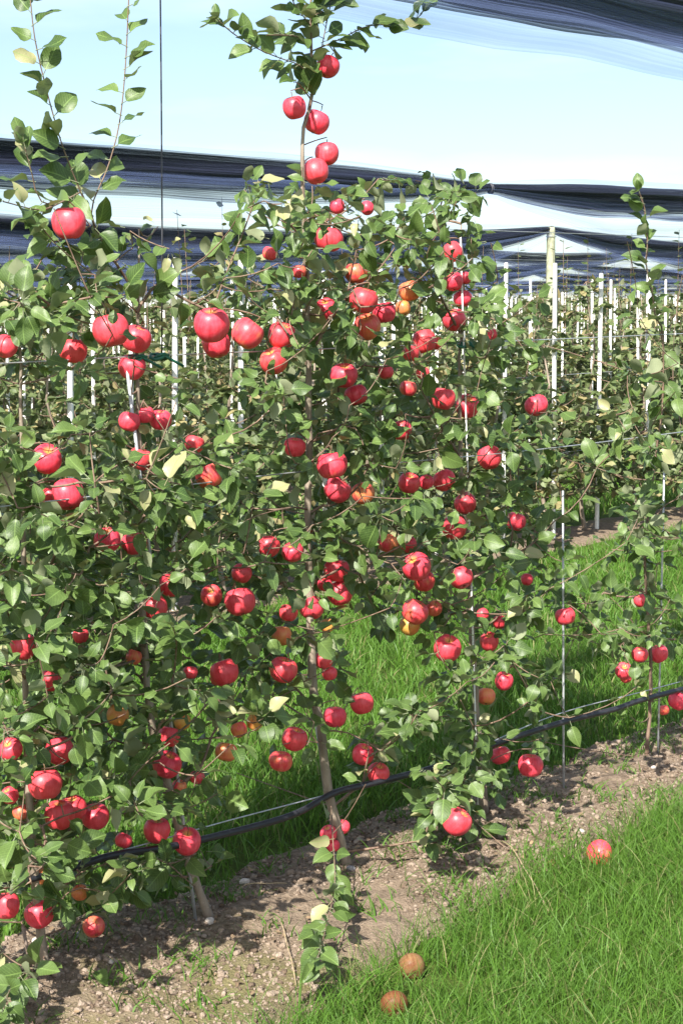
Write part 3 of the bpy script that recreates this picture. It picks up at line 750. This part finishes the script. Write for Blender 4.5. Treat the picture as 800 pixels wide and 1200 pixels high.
SPECIAL = {
 (384, 78): 'topmost apple on the bare leader, tucked under leaves against the sky', (345, 126): 'half-shaded apple on the far side of the bare leader, second from its top',
 (371, 143): 'third apple down the bare leader, bright against the sky', (383, 180): 'fourth apple down the bare leader, touching the one below',
 (370, 201): 'lowest of five apples on the bare leader, in front of the dark net', (81, 261): 'large lone red apple hanging where the two long shoots fork',
 (395, 242): 'small pink apple peeping from the crown top just under the bare leader', (385, 280): 'pink apple with pale underside high in the tall tree beneath its leader',
 (130, 387): 'largest pink-red apple hanging just above the top wire beside its darker twin', (160, 397): 'darker red apple overlapping the large pink one above the top wire',
 (248, 381): 'big red apple showing its open calyx below the forked bare twig', (254, 403): 'shaded red apple tucked behind the one with the open calyx',
 (290, 391): 'red apple with yellow flush at its base beside the one with the open calyx', (330, 393): 'pink apple resting above an orange-red one next to the tall trunk',
 (321, 423): 'orange-red apple directly below the pink one next to the tall trunk', (426, 352): 'red apple with yellow base on top of a tight cluster of three',
 (450, 366): 'dark red apple at the back of a tight cluster of three', (430, 383): 'yellow-flushed apple at the bottom of a tight cluster of three',
 (480, 341): 'mostly yellow-green apple with a faint red blush among upper leaves', (628, 475): 'lone bright red apple between pale leaves at the crown edge facing the white stakes',
 (573, 536): 'lone red apple hanging just below the crossing middle wire', (604, 611): 'small round red apple alone at the open edge of the bushy tree',
 (425, 578): 'orange apple with little red beside the tall trunk', (394, 668): 'upper of two stacked red apples close to the tall trunk',
 (398, 695): 'lower of two stacked red apples close to the tall trunk', (488, 664): 'pink-red apple with a leaf lying over its side',
 (53, 919): 'large bright red apple hanging under a low curved branch', (70, 955): 'red apple with a pale dry leaf lying across it', (112, 957): 'red apple with a big pale leaf hanging below it',
 (138, 838): 'shaded brownish yellow apple deep inside the crown', (214, 846): 'small yellow apple lit beside the steep front shoot', (299, 846): 'small yellow apple hanging over the grass beside an orange one',
 (265, 881): 'orange apple with a yellow face hanging over the grass', (345, 866): 'dark red apple under a leaf above an orange-red one', (329, 892): 'orange-red apple hanging lowest over the grass left of the bare trunk',
 (392, 840): 'pink apple hanging right beside the bare lower trunk', (424, 824): 'pink-red apple with a pale leaf between it and its neighbour',
 (535, 963): 'lowest red apple of the bushy tree, hanging over bare soil', (621, 897): 'red apple with a pale leaf below it beside the grey rod',
 (524, 760): 'round red apple hanging free against the shaded grass', (662, 722): 'red apple half behind a leaf touching the grey rod', (794, 821): 'red apple with a pale leaf beside it at the drip hose end',
 (219, 986): 'red apple hanging at the drip hose above the leaning trunk base', (184, 973): 'red apple hanging just before the drip hose beside the leaning trunk',
 (145, 985): 'small red apple tucked behind the drip hose wire', (46, 1071): 'bright red apple hanging right in front of a trunk near the soil', (8, 1061): 'large red apple low beside the rusty rod',
 (110, 1086): 'orange-bottomed red apple hanging lowest over the shaded soil', (385, 977): 'small dark red apple in a knot of three at the trunk below the hose',
 (401, 969): 'small dark red apple half under a leaf in the knot below the hose', (390, 991): 'tiniest apple of the knot of three below the hose'}
for a in apples:
    o_ = put_apple(a['c'], a['r'], a['ax'], a['yel'], float(rng.random() * .5 + a['yel'] * .4))
    lb = SPECIAL.get((int(a['px']), int(a['py'])))
    yw = 426 - .0425 * a['px']; ym = 594 - .111 * a['px']
    zone = 'above the top wire' if a['py'] < yw else ('between the upper wires' if a['py'] < ym else ('under the middle wire' if a['py'] < ym + 150 else 'low near the hose'))
    cname = 'yellow-orange' if a['yel'] >= .6 else ('red and yellow' if a['yel'] >= .3 else 'red')
    sz_ = 'small ' if a['pr'] < 11 else ''
    tag(o_, lb or f"{sz_}{cname} apple {zone} on the {TD[a['tree']]}", 'apple', f"apples on the {TD[a['tree']]}")
FALL = [(702, 1002, .034, .42, AM, 'fallen red and yellow apple lying at the edge of the long grass'),
        (482, 1128, .031, .55, AMR, 'fallen pale brown rotting apple in the grass edge'),
        (462, 1168, .030, .1, AMR, 'dark brown rotten apple sunk deep in the long grass'),
        (646, 1013, .012, .8, AMR, 'tiny half-eaten apple core on the soil near the long grass')]
for (px, py, r, ye, ms, lb) in FALL:
    g = on_ground(px, py, .0); c = on_ground(px, py, r * .8)
    o_ = put_apple((c[0], c[1], max(gz(c[0]), float(soil_h(c[0], c[1]))) + r * (.95 if py < 1100 else (.5 if py < 1160 else .25))), r, np.array([.45, .80, .5]), ye, .1, ms); tag(o_, lb, 'apple', 'fallen apples')

# ---------------------------------------------------------------- wires, rods, hose
def line(name, pts, r, mat, label, cat, group=None, sides=6, step=.05):
    pts = np.array(pts); t_ = Tubes(sides); p = resample(pts, step); base = p[0]
    t_.add(p, r); return tag(obj(name, t_.mesh(name, mat, base), None, base), label, cat, group)
line('trellis_wire', [at(-120, 431), at(0, 426, .02), at(180, 417, .0), at(545, 402, .0), at(800, 391, .0), at(960, 384)], .0017, M['wire'], 'top trellis wire strung along the front trees', 'wire', 'trellis wires of the front row')
line('trellis_wire', [at(-120, 607, .03), at(115, 581, .08), at(360, 552, -.02), at(610, 529, .04), at(800, 506, .03), at(960, 484)], .0018, M['wire'], 'middle trellis wire crossing the front tree crowns', 'wire', 'trellis wires of the front row')
line('trellis_wire', [at(-100, 1056), at(130, 1000, .0), at(270, 961, .0), at(388, 930, .0), at(520, 893, 0), at(650, 838, 0), at(770, 806, 0), at(960, 755)], .0017, M['wire'], 'low trellis wire carrying the black drip hose', 'wire', 'trellis wires of the front row')
line('drip_hose', [at(-100, 1062, .015), at(60, 1024, .015), at(130, 1003, .015), at(200, 992, .02), at(300, 968, .02), at(350, 952, .018), at(392, 929, .014), at(440, 917, .02), at(520, 896, .02), at(580, 872, .015), at(660, 846, .012), at(720, 831, .015), at(774, 814, .01), at(960, 768, .01)], .0085, M['hose'], 'black drip irrigation hose looping along the low wire', 'hose', sides=10, step=.03)
def rod(a, b_, r, mat, label, da=0., db=0.):
    line('steel_rod', [at(a[0], a[1], da), at((a[0] + b_[0]) / 2, (a[1] + b_[1]) / 2, (da + db) / 2), at(b_[0], b_[1], db)], r, mat, label, 'rod', 'support rods of the front row', step=.3)
rod((659, 575), (660, 940), .0036, M['rod'], 'grey steel rod standing alone in soil beside the lone low apple')
rod((778, 532), (770, 897), .0036, M['rod'], 'grey steel rod standing in soil next to the sparse whip-topped tree')
rod((149, 432), (232, 1100), .0040, M['rod'], 'grey steel rod running down beside the strongly leaning trunk', .01, .0)
rod((539, 270), (560, 952), .0026, M['stake'], 'pale rod rising along the leader of the bushy tree', .02, .01)
rod((361, 790), (398, 1034), .0034, M['rod'], 'short grey rod right behind the bare lower trunk', -.02, -.02)
rod((27, 1085), (44, 1172), .0038, M['rust'], 'thin rusty rod bent beside a trunk in the shaded soil', .03, .03)
line('hanging_wire', [at(187, -320, -.02), at(188, 0, -.01), at(190, 200, -.01), at(190, 415, 0)], .0019, M['darkwire'], 'dark vertical wire hanging from the net down to the top wire', 'wire', step=.3)
def tie(px, py, lab):
    p = at(px, py, .01); t_ = Tubes(6); pts = []
    for i in range(20):
        a = i * .9; pts.append(p + np.array([.016 * math.cos(a) + .0012 * i, .016 * math.sin(a), .007 * math.sin(a * 1.3)]))
    pts.append(pts[-1] + np.array([.04, -.01, -.02])); t_.add(pts, .0035); tag(obj('wire_tie', t_.mesh('wire_tie', M['tie'], p), None, p), lab, 'tie', 'green ties on the top wire')
tie(183, 418, 'green plastic tie binding the top wire where the hanging wire ends'); tie(157, 420, 'green plastic tie round the trunk of the tree with two long shoots'); tie(541, 404, 'green plastic tie on the top wire at the bushy tree')
for k in (1, 2):
    for hgt in (.55, 1.05, 1.62, 1.95):
        x0, x1 = 3.5 + 3.4 * k, 12 + 8 * k
        line('trellis_wire', [(x, ROW_Y[k], gz(x) + hgt) for x in np.linspace(x0, x1, 5)], .0024, M['wire'], f"trellis wire about {['knee', 'waist', 'head', 'crown-top'][(.55, 1.05, 1.62, 1.95).index(hgt)]} high along the {'second' if k == 1 else 'third'} tree row", 'wire', 'trellis wires of the rows behind', step=.8)

# ---------------------------------------------------------------- rows behind
def far_tree(seed, full=True):
    r_ = np.random.default_rng(100 + seed); H = 1.60 + r_.uniform(-.12, .12)
    tr = [(0, 0, -.05)]
    for i in range(1, 9): tr.append((r_.normal(0, .02), r_.normal(0, .02), H * i / 8))
    tr = resample(tr, .09); nod = list(tr); par = [-1] + list(range(len(tr) - 1)); pth = [0.0] * len(tr)
    for i in range(1, len(tr)): pth[i] = pth[i - 1] + .045
    pts = []
    for _ in range(205 if full else 70):
        z = r_.uniform(.22, 1.06) if r_.random() < .90 else r_.uniform(1.0, H); R0 = .47 * (1 - .82 * max(0, (z - .6) / (H - .6))) ; a = r_.uniform(0, 6.28); rr = R0 * math.sqrt(r_.random())
        pts.append((rr * math.cos(a) * 1.05, rr * math.sin(a) * .85, z))
    pts = np.array(pts); pts = pts[np.argsort(np.hypot(pts[:, 0], pts[:, 1]))]
    T = Tubes(4); lv = []
    tb = Tubes(6); tb.add(tr, np.linspace(.016, .003, len(tr)))
    for p in pts:
        N = np.array(nod); d_ = np.linalg.norm(N - p, axis=1) + .2 * np.array(pth); j = int(np.argmin(d_))
        ln = np.linalg.norm(p - nod[j]); m = (p + nod[j]) / 2 + np.array([0, 0, -.08 * ln]); T.add([nod[j], m, p], [.0032, .0026, .002], cap=False)
        nod.append(p); par.append(j); pth.append(pth[j] + ln); ax = (p - nod[j]) / (ln + 1e-6)
        for q in range(6 if full else 5):
            Dv = r_.normal(0, 1, 3) * (1, 1, .6) + ax * .5 + np.array([0, 0, -.15]); lv.append((p, Dv, np.array([0, 0, .8]) + SUNV * .7 + r_.normal(0, .5, 3), r_.uniform(.05, .085) * (1 if full else 1.5)))
    # upright whips
    for _ in range(r_.integers(2, 5)):
        x, y = r_.normal(0, .14, 2); z0 = H - r_.uniform(.1, .5); z1 = H + r_.uniform(-.02, .42); T.add([(x, y, z0), (x + r_.normal(0, .03), y, z1)], [.003, .0015], cap=False)
        for z in np.arange(z0, z1, .05):
            a = r_.uniform(0, 6.28); lv.append((np.array([x, y, z]), np.array([math.cos(a), math.sin(a), .4]), np.array([0, 0, 1.0]) + r_.normal(0, .4, 3), r_.uniform(.04, .065)))
    P, D, N, L = (np.array([l[i] for l in lv]) for i in range(4))
    fol = leaves_mesh('foliage', P, D, N, L, r_.integers(0, 3, len(P)), LT_FAR, M['leaf_far'], np.zeros(3))
    return tb.mesh('trunk', M['bark']), T.mesh('branch', M['twig']), fol
FT = [far_tree(i) for i in range(6)]; FL = [far_tree(20 + i, False) for i in range(4)]
stk = Tubes(4); 
def stake_mesh(h, r):
    V = []
    for (z, q) in ((-.1, 1), (h - .012, 1), (h, .7)): V += [(-r * q, -r * q, z), (r * q, -r * q, z), (r * q, r * q, z), (-r * q, r * q, z)]
    Fc = [(4 * i + j, 4 * i + (j + 1) % 4, 4 * i + 4 + (j + 1) % 4, 4 * i + 4 + j) for i in range(2) for j in range(4)] + [(8, 9, 10, 11)]
    return mesh_np('stake', V, Fc, M['stake'], smooth=False)
SM = [stake_mesh(1.70, .0125), stake_mesh(1.76, .0105), stake_mesh(1.64, .0095)]
ORD = ['first', 'second', 'third', 'fourth', 'fifth', 'sixth', 'seventh']
def xspan(k):
    a = at(-70, 450, 0, k)[0]; b2 = at(870, 450, 0, k)[0]; return a, b2
for k in range(1, 7):
    a, b2 = xspan(k); x = a + .1
    big = k <= 3
    while x < b2:
        xx = x + rnd.uniform(-.06, .06); P = (xx, ROW_Y[k] + rnd.uniform(-.05, .05), gz(xx) + .01)
        root = empty('apple_tree', P); root.rotation_euler = (0, 0, rnd.choice([0, math.pi]) + rnd.uniform(-.4, .4)); s_ = rnd.uniform(.9, 1.08); root.scale = (1.0, 1.0, s_)
        tm, bm, fm = FT[rnd.randrange(6)] if k <= 2 else (FT[rnd.randrange(6)] if k == 3 and rnd.random() < .4 else FL[rnd.randrange(4)])
        obj('trunk', tm, root); obj('branch', bm, root); fo = obj('foliage', fm, root); fo['kind'] = 'stuff'
        tag(root, f'slender leafy apple tree in the {ORD[k]} row, behind the front trees', 'apple tree', f'apple trees of the {ORD[k]} row')
        so_ = obj('stake', SM[rnd.choice([0, 1, 1, 2])], None, (xx + .05, P[1] - (.05 if k == 1 else .20), gz(xx))); so_.rotation_euler = (rnd.uniform(-.012, .012), rnd.uniform(-.012, .012), rnd.uniform(0, 1.5))
        tag(so_, f'thin white stake supporting a tree of the {ORD[k]} row', 'stake', f'white stakes of the {ORD[k]} row')
        x += .55 if k < 2 else .48
# farther rows run together into one green mass
P_, D_, N_, L_ = [], [], [], []
for k in range(7, 12):
    a, b2 = xspan(k); n = int((b2 - a) * 60)
    X = rng.uniform(a, b2, n); z = rng.uniform(.4, 1.0, n) ** .8 * (1.75 + .35 * (fbm(X * 1.6, X * 0 + k, 80 + k) - .4)); Y = ROW_Y[k] + rng.normal(0, .22, n)
    P_.append(np.stack([X, Y, gz(X) + z], -1)); D_.append(rng.normal(0, 1, (n, 3))); N_.append(np.array([0, 0, .8]) + SUNV * .7 + rng.normal(0, .5, (n, 3))); L_.append(rng.uniform(.16, .30, n))
P_, D_, N_, L_ = np.vstack(P_), np.vstack(D_), np.vstack(N_), np.concatenate(L_)
fr = obj('orchard_mass', leaves_mesh('orchard_mass', P_, D_, N_, L_, rng.integers(0, 3, len(P_)), LT_FAR, M['leaf_far'], np.zeros(3)))
tag(fr, 'distant orchard rows merging into one green mass under the nets', 'orchard', kind='stuff')

# wooden net post in the third row
pp = at(645, 300, 0, 2); base = np.array([pp[0], ROW_Y[2], gz(pp[0])]); NETH = 2.27
root = empty('wooden_post', base); t_ = Tubes(12)
t_.add([(0, 0, -.2), (0, 0, .6), (.004, 0, 1.4), (0, .003, NETH - .05), (0, .003, NETH)], [.047, .046, .044, .042, .036]); obj('shaft', t_.mesh('shaft', M['post']), root)
t_ = Tubes(6); t_.add([(.05 * math.cos(a), .05 * math.sin(a), NETH - .09) for a in np.linspace(0, 6.28, 16)], .003); obj('wire_band', t_.mesh('wire_band', M['wire']), root)
tag(root, 'thick weathered wooden post holding the net over the third row', 'post')

# ---------------------------------------------------------------- hail nets, furled along every row
def net(k, x0, x1, ties, hgt, drop, thick, veil, label, ndark=7):
    r_ = np.random.default_rng(300 + k); xs = np.arange(x0, x1, .10); ties = np.array(ties)
    dt = np.min(np.abs(xs[:, None] - ties[None]), 1)
    j = np.searchsorted(ties, xs).clip(1, len(ties) - 1); span = ties[j] - ties[j - 1]; u = np.clip((xs - ties[j - 1]) / span, 0, 1)
    sag = drop * 4 * u * (1 - u) * np.clip(span / 5, .3, 1.5); pin = .22 + .78 * np.clip(dt / 1.1, 0, 1) ** .7
    base = np.array([x0, ROW_Y[k], gz(x0) + hgt]); root = empty('hail_net', base)
    zc = gz(xs) + hgt - sag
    def sheet(name, top, height, yoff, amp, mat, seed, nv=7):
        V = []; UV = []; m = len(xs)
        ph = r_.uniform(0, 50)
        for i in range(nv):
            v = i / (nv - 1)
            e0 = .25 * (fbm(xs * .8 + ph, xs * 0 + seed, seed) - .47); e1 = .45 * (fbm(xs * .6 + ph, xs * 0 + 9, seed + 5) - .47)
            z = zc + (top + e0 * height) * pin - v * height * (1 + e1) * pin
            y = ROW_Y[k] + (yoff + amp * np.sin(v * 9 + xs * .7 + ph) + .5 * amp * np.sin(v * 4 - xs * 1.7 + ph)) * pin
            V.append(np.stack([xs, y, z], -1)); UV.append(np.stack([xs, np.full(m, v * height / .18 + seed * .37)], -1))
        V = np.stack(V, 1).reshape(-1, 3); UV = np.stack(UV, 1).reshape(-1, 2); idx = np.arange(m * nv).reshape(m, nv)
        q = np.stack([idx[:-1, :-1], idx[1:, :-1], idx[1:, 1:], idx[:-1, 1:]], -1).reshape(-1, 4)
        obj(name, mesh_np(name, V - base, q, mat, True, UV), root)
    for i in range(ndark):
        sheet('net_fold', thick * r_.uniform(-.1, .18), thick * r_.uniform(.55, 1.1), r_.uniform(-.06, .06), .022, M['net_dense' if k == 0 else 'net'], k * 20 + i)
    sheet('net_veil', -.45 * thick, thick * .5 + veil, -.09, .03, M['veil'], k * 20 + 15, 9)
    sheet('net_veil', .45 * thick, thick * .7, .12, .03, M['veil'], k * 20 + 16, 6)
    t_ = Tubes(5); t_.add(np.stack([xs[::5], np.full(len(xs[::5]), ROW_Y[k]), zc[::5] + .0], -1) - base, .004); obj('ridge_wire', t_.mesh('ridge_wire', M['darkwire']), root)
    for x in ties:
        if x0 < x < x1:
            z = gz(x) + hgt; t_ = Tubes(5); t_.add(np.array([(x + .002 * a, ROW_Y[k] + .022 * math.cos(a), z + .028 * math.sin(a) - .02) for a in np.linspace(0, 12.5, 24)]) - base, .006); obj('net_tie', t_.mesh('net_tie', M['darkwire']), root)
    tag(root, label, 'net', 'furled hail nets over the rows')
x_ = lambda px, k: float(at(px, 300, 0, k)[0])
net(0, 3.0, 9.5, [-1, 10.5, 16], 2.485, .02, .20, .10, 'dark furled hail net over the front row, right above the tree tops', 15)
net(1, 3.2, 16, [x_(572, 1) - 6.5, x_(572, 1), x_(572, 1) + 5.5, x_(572, 1) + 11], 2.22, -.02, .18, .13, 'dark furled hail net over the second row, gathered to a knot')
net(2, 5, 24, [x_(645, 2) - 8, x_(645, 2), x_(645, 2) + 8, x_(645, 2) + 16], 2.27, .10, .19, .13, 'dark furled hail net tied onto the thick wooden post')
for k in range(3, 10):
    a, b2 = xspan(k); tx = [a - 3 + rnd.uniform(0, 4) + 7 * i for i in range(int((b2 - a) / 7) + 3)]
    net(k, a - 2, b2 + 2, tx, 2.25, .08, .19, .10, f"dark furled hail net in the distance over the {['', '', '', 'fourth', 'fifth', 'sixth', 'seventh', 'eighth', 'ninth', 'tenth'][k]} row", 4)

# ---------------------------------------------------------------- small things on the soil
def stone(px, py, r, mat, label, cat='stone', grp='stones on the soil strip', flat=.6):
    c = on_ground(px, py, .005); V = IV.copy()
    # one subdivision for a rounder pebble
    Fs = []; cache = {}; Vl = [v for v in V]
    def mid(a, b3):
        kk = (min(a, b3), max(a, b3))
        if kk not in cache: m = (Vl[a] + Vl[b3]); Vl.append(m / np.linalg.norm(m)); cache[kk] = len(Vl) - 1
        return cache[kk]
    for (a, b3, c3) in IF:
        x1, x2, x3 = mid(a, b3), mid(b3, c3), mid(c3, a); Fs += [(a, x1, x3), (b3, x2, x1), (c3, x3, x2), (x1, x2, x3)]
    V = np.array(Vl) * (1 + rng.uniform(-.1, .1, (len(Vl), 1))) * np.array([r, r * .75, r * flat])
    o_ = obj('stone', mesh_np('stone', V, Fs, mat), None, (c[0], c[1], float(soil_h(c[0], c[1])) + r * flat * .55)); o_.rotation_euler = (rng.uniform(-.3, .3), rng.uniform(-.3, .3), rng.uniform(0, 6)); tag(o_, label, cat, grp)
stone(287, 1048, .016, M['stone'], 'pale pointed stone on shaded soil beside the leaning trunk'); stone(680, 985, .013, M['stone'], 'small cream stone beside the fallen red apple')
stone(411, 1034, .014, M['greystone'], 'grey stone at the foot of the tall tree'); stone(97, 1115, .018, M['greystone'], 'bluish grey stone in the shade near the rusty rod')
stone(765, 912, .012, M['stone'], 'cream stone lying past the second grey rod'); stone(43, 1121, .014, M['stone'], 'pale stone at the foot of a trunk by the rusty rod')
stone(246, 1098, .015, M['stone'], 'pink-white stone against the leaning trunk base'); stone(130, 1150, .009, M['stone'], 'tiny white pebble on the sunlit soil')
def ground_leaf(px, py, L, mat, label):
    c = on_ground(px, py, 0); V, T, UV = LT[rng.integers(0, 8)]
    o_ = obj('fallen_leaf', mesh_np('fallen_leaf', V, T, mat, True, UV, np.zeros(len(V))), None, (c[0], c[1], float(soil_h(c[0], c[1])) + .012)); o_.scale = (L, L, L)
    o_.rotation_euler = (rng.uniform(-.3, .3), rng.uniform(-.3, .3), rng.uniform(0, 6.28)); tag(o_, label, 'leaf', 'fallen leaves')
ground_leaf(108, 1166, .055, M['leaf'], 'dark green fallen leaf flat on the sunlit soil'); ground_leaf(235, 1072, .05, M['paleleaf'], 'curled pale fallen leaf left of the leaning trunk')
ground_leaf(595, 941, .05, M['paleleaf'], 'pale dry leaf at the foot of the bushy tree'); ground_leaf(293, 1035, .04, M['deadleaf'], 'brown fallen leaf at the shaded grass edge')
n = 1100
X = rng.uniform(1.9, 5.8, n); Y = rng.uniform(2.55, 3.3, n)
lit = obj('leaf_litter', leaves_mesh('leaf_litter', np.stack([X, Y, soil_h(X, Y) + .008], -1), rng.normal(0, 1, (n, 3)) * (1, 1, .2), np.array([0, 0, 1.0]) + rng.normal(0, .3, (n, 3)), rng.uniform(.006, .019, n), rng.integers(0, 3, n), LT_FAR, M['litter'], np.zeros(3)))
tag(lit, 'scraps of dry brown leaf litter over the soil', 'leaf litter', kind='stuff')
def stick(a, b_, r, label, bend=.02):
    p0, p1 = on_ground(*a), on_ground(*b_); pts = []
    for s_ in np.linspace(0, 1, 5):
        p = p0 * (1 - s_) + p1 * s_; p[2] = max(float(soil_h(p[0], p[1])), gz(p[0])) + .008 + bend * math.sin(math.pi * s_); pts.append(p)
    line('dry_stick', pts, r, M['straw'], label, 'stick', 'dry sticks on the soil', 5, .03)
stick((327, 1092), (347, 1162), .0014, 'thin dry stick on shaded soil near the hanging shoot'); stick((588, 1000), (642, 1072), .0016, 'long straw-thin stick reaching from soil into the grass', .03)
stick((278, 1064), (336, 1054), .0014, 'thin pale stick lying beside the pointed stone', .01); stick((383, 1122), (396, 1138), .004, 'short pale grey stick at the tip of the hanging shoot', .01)
print('objects', len(bpy.data.objects))
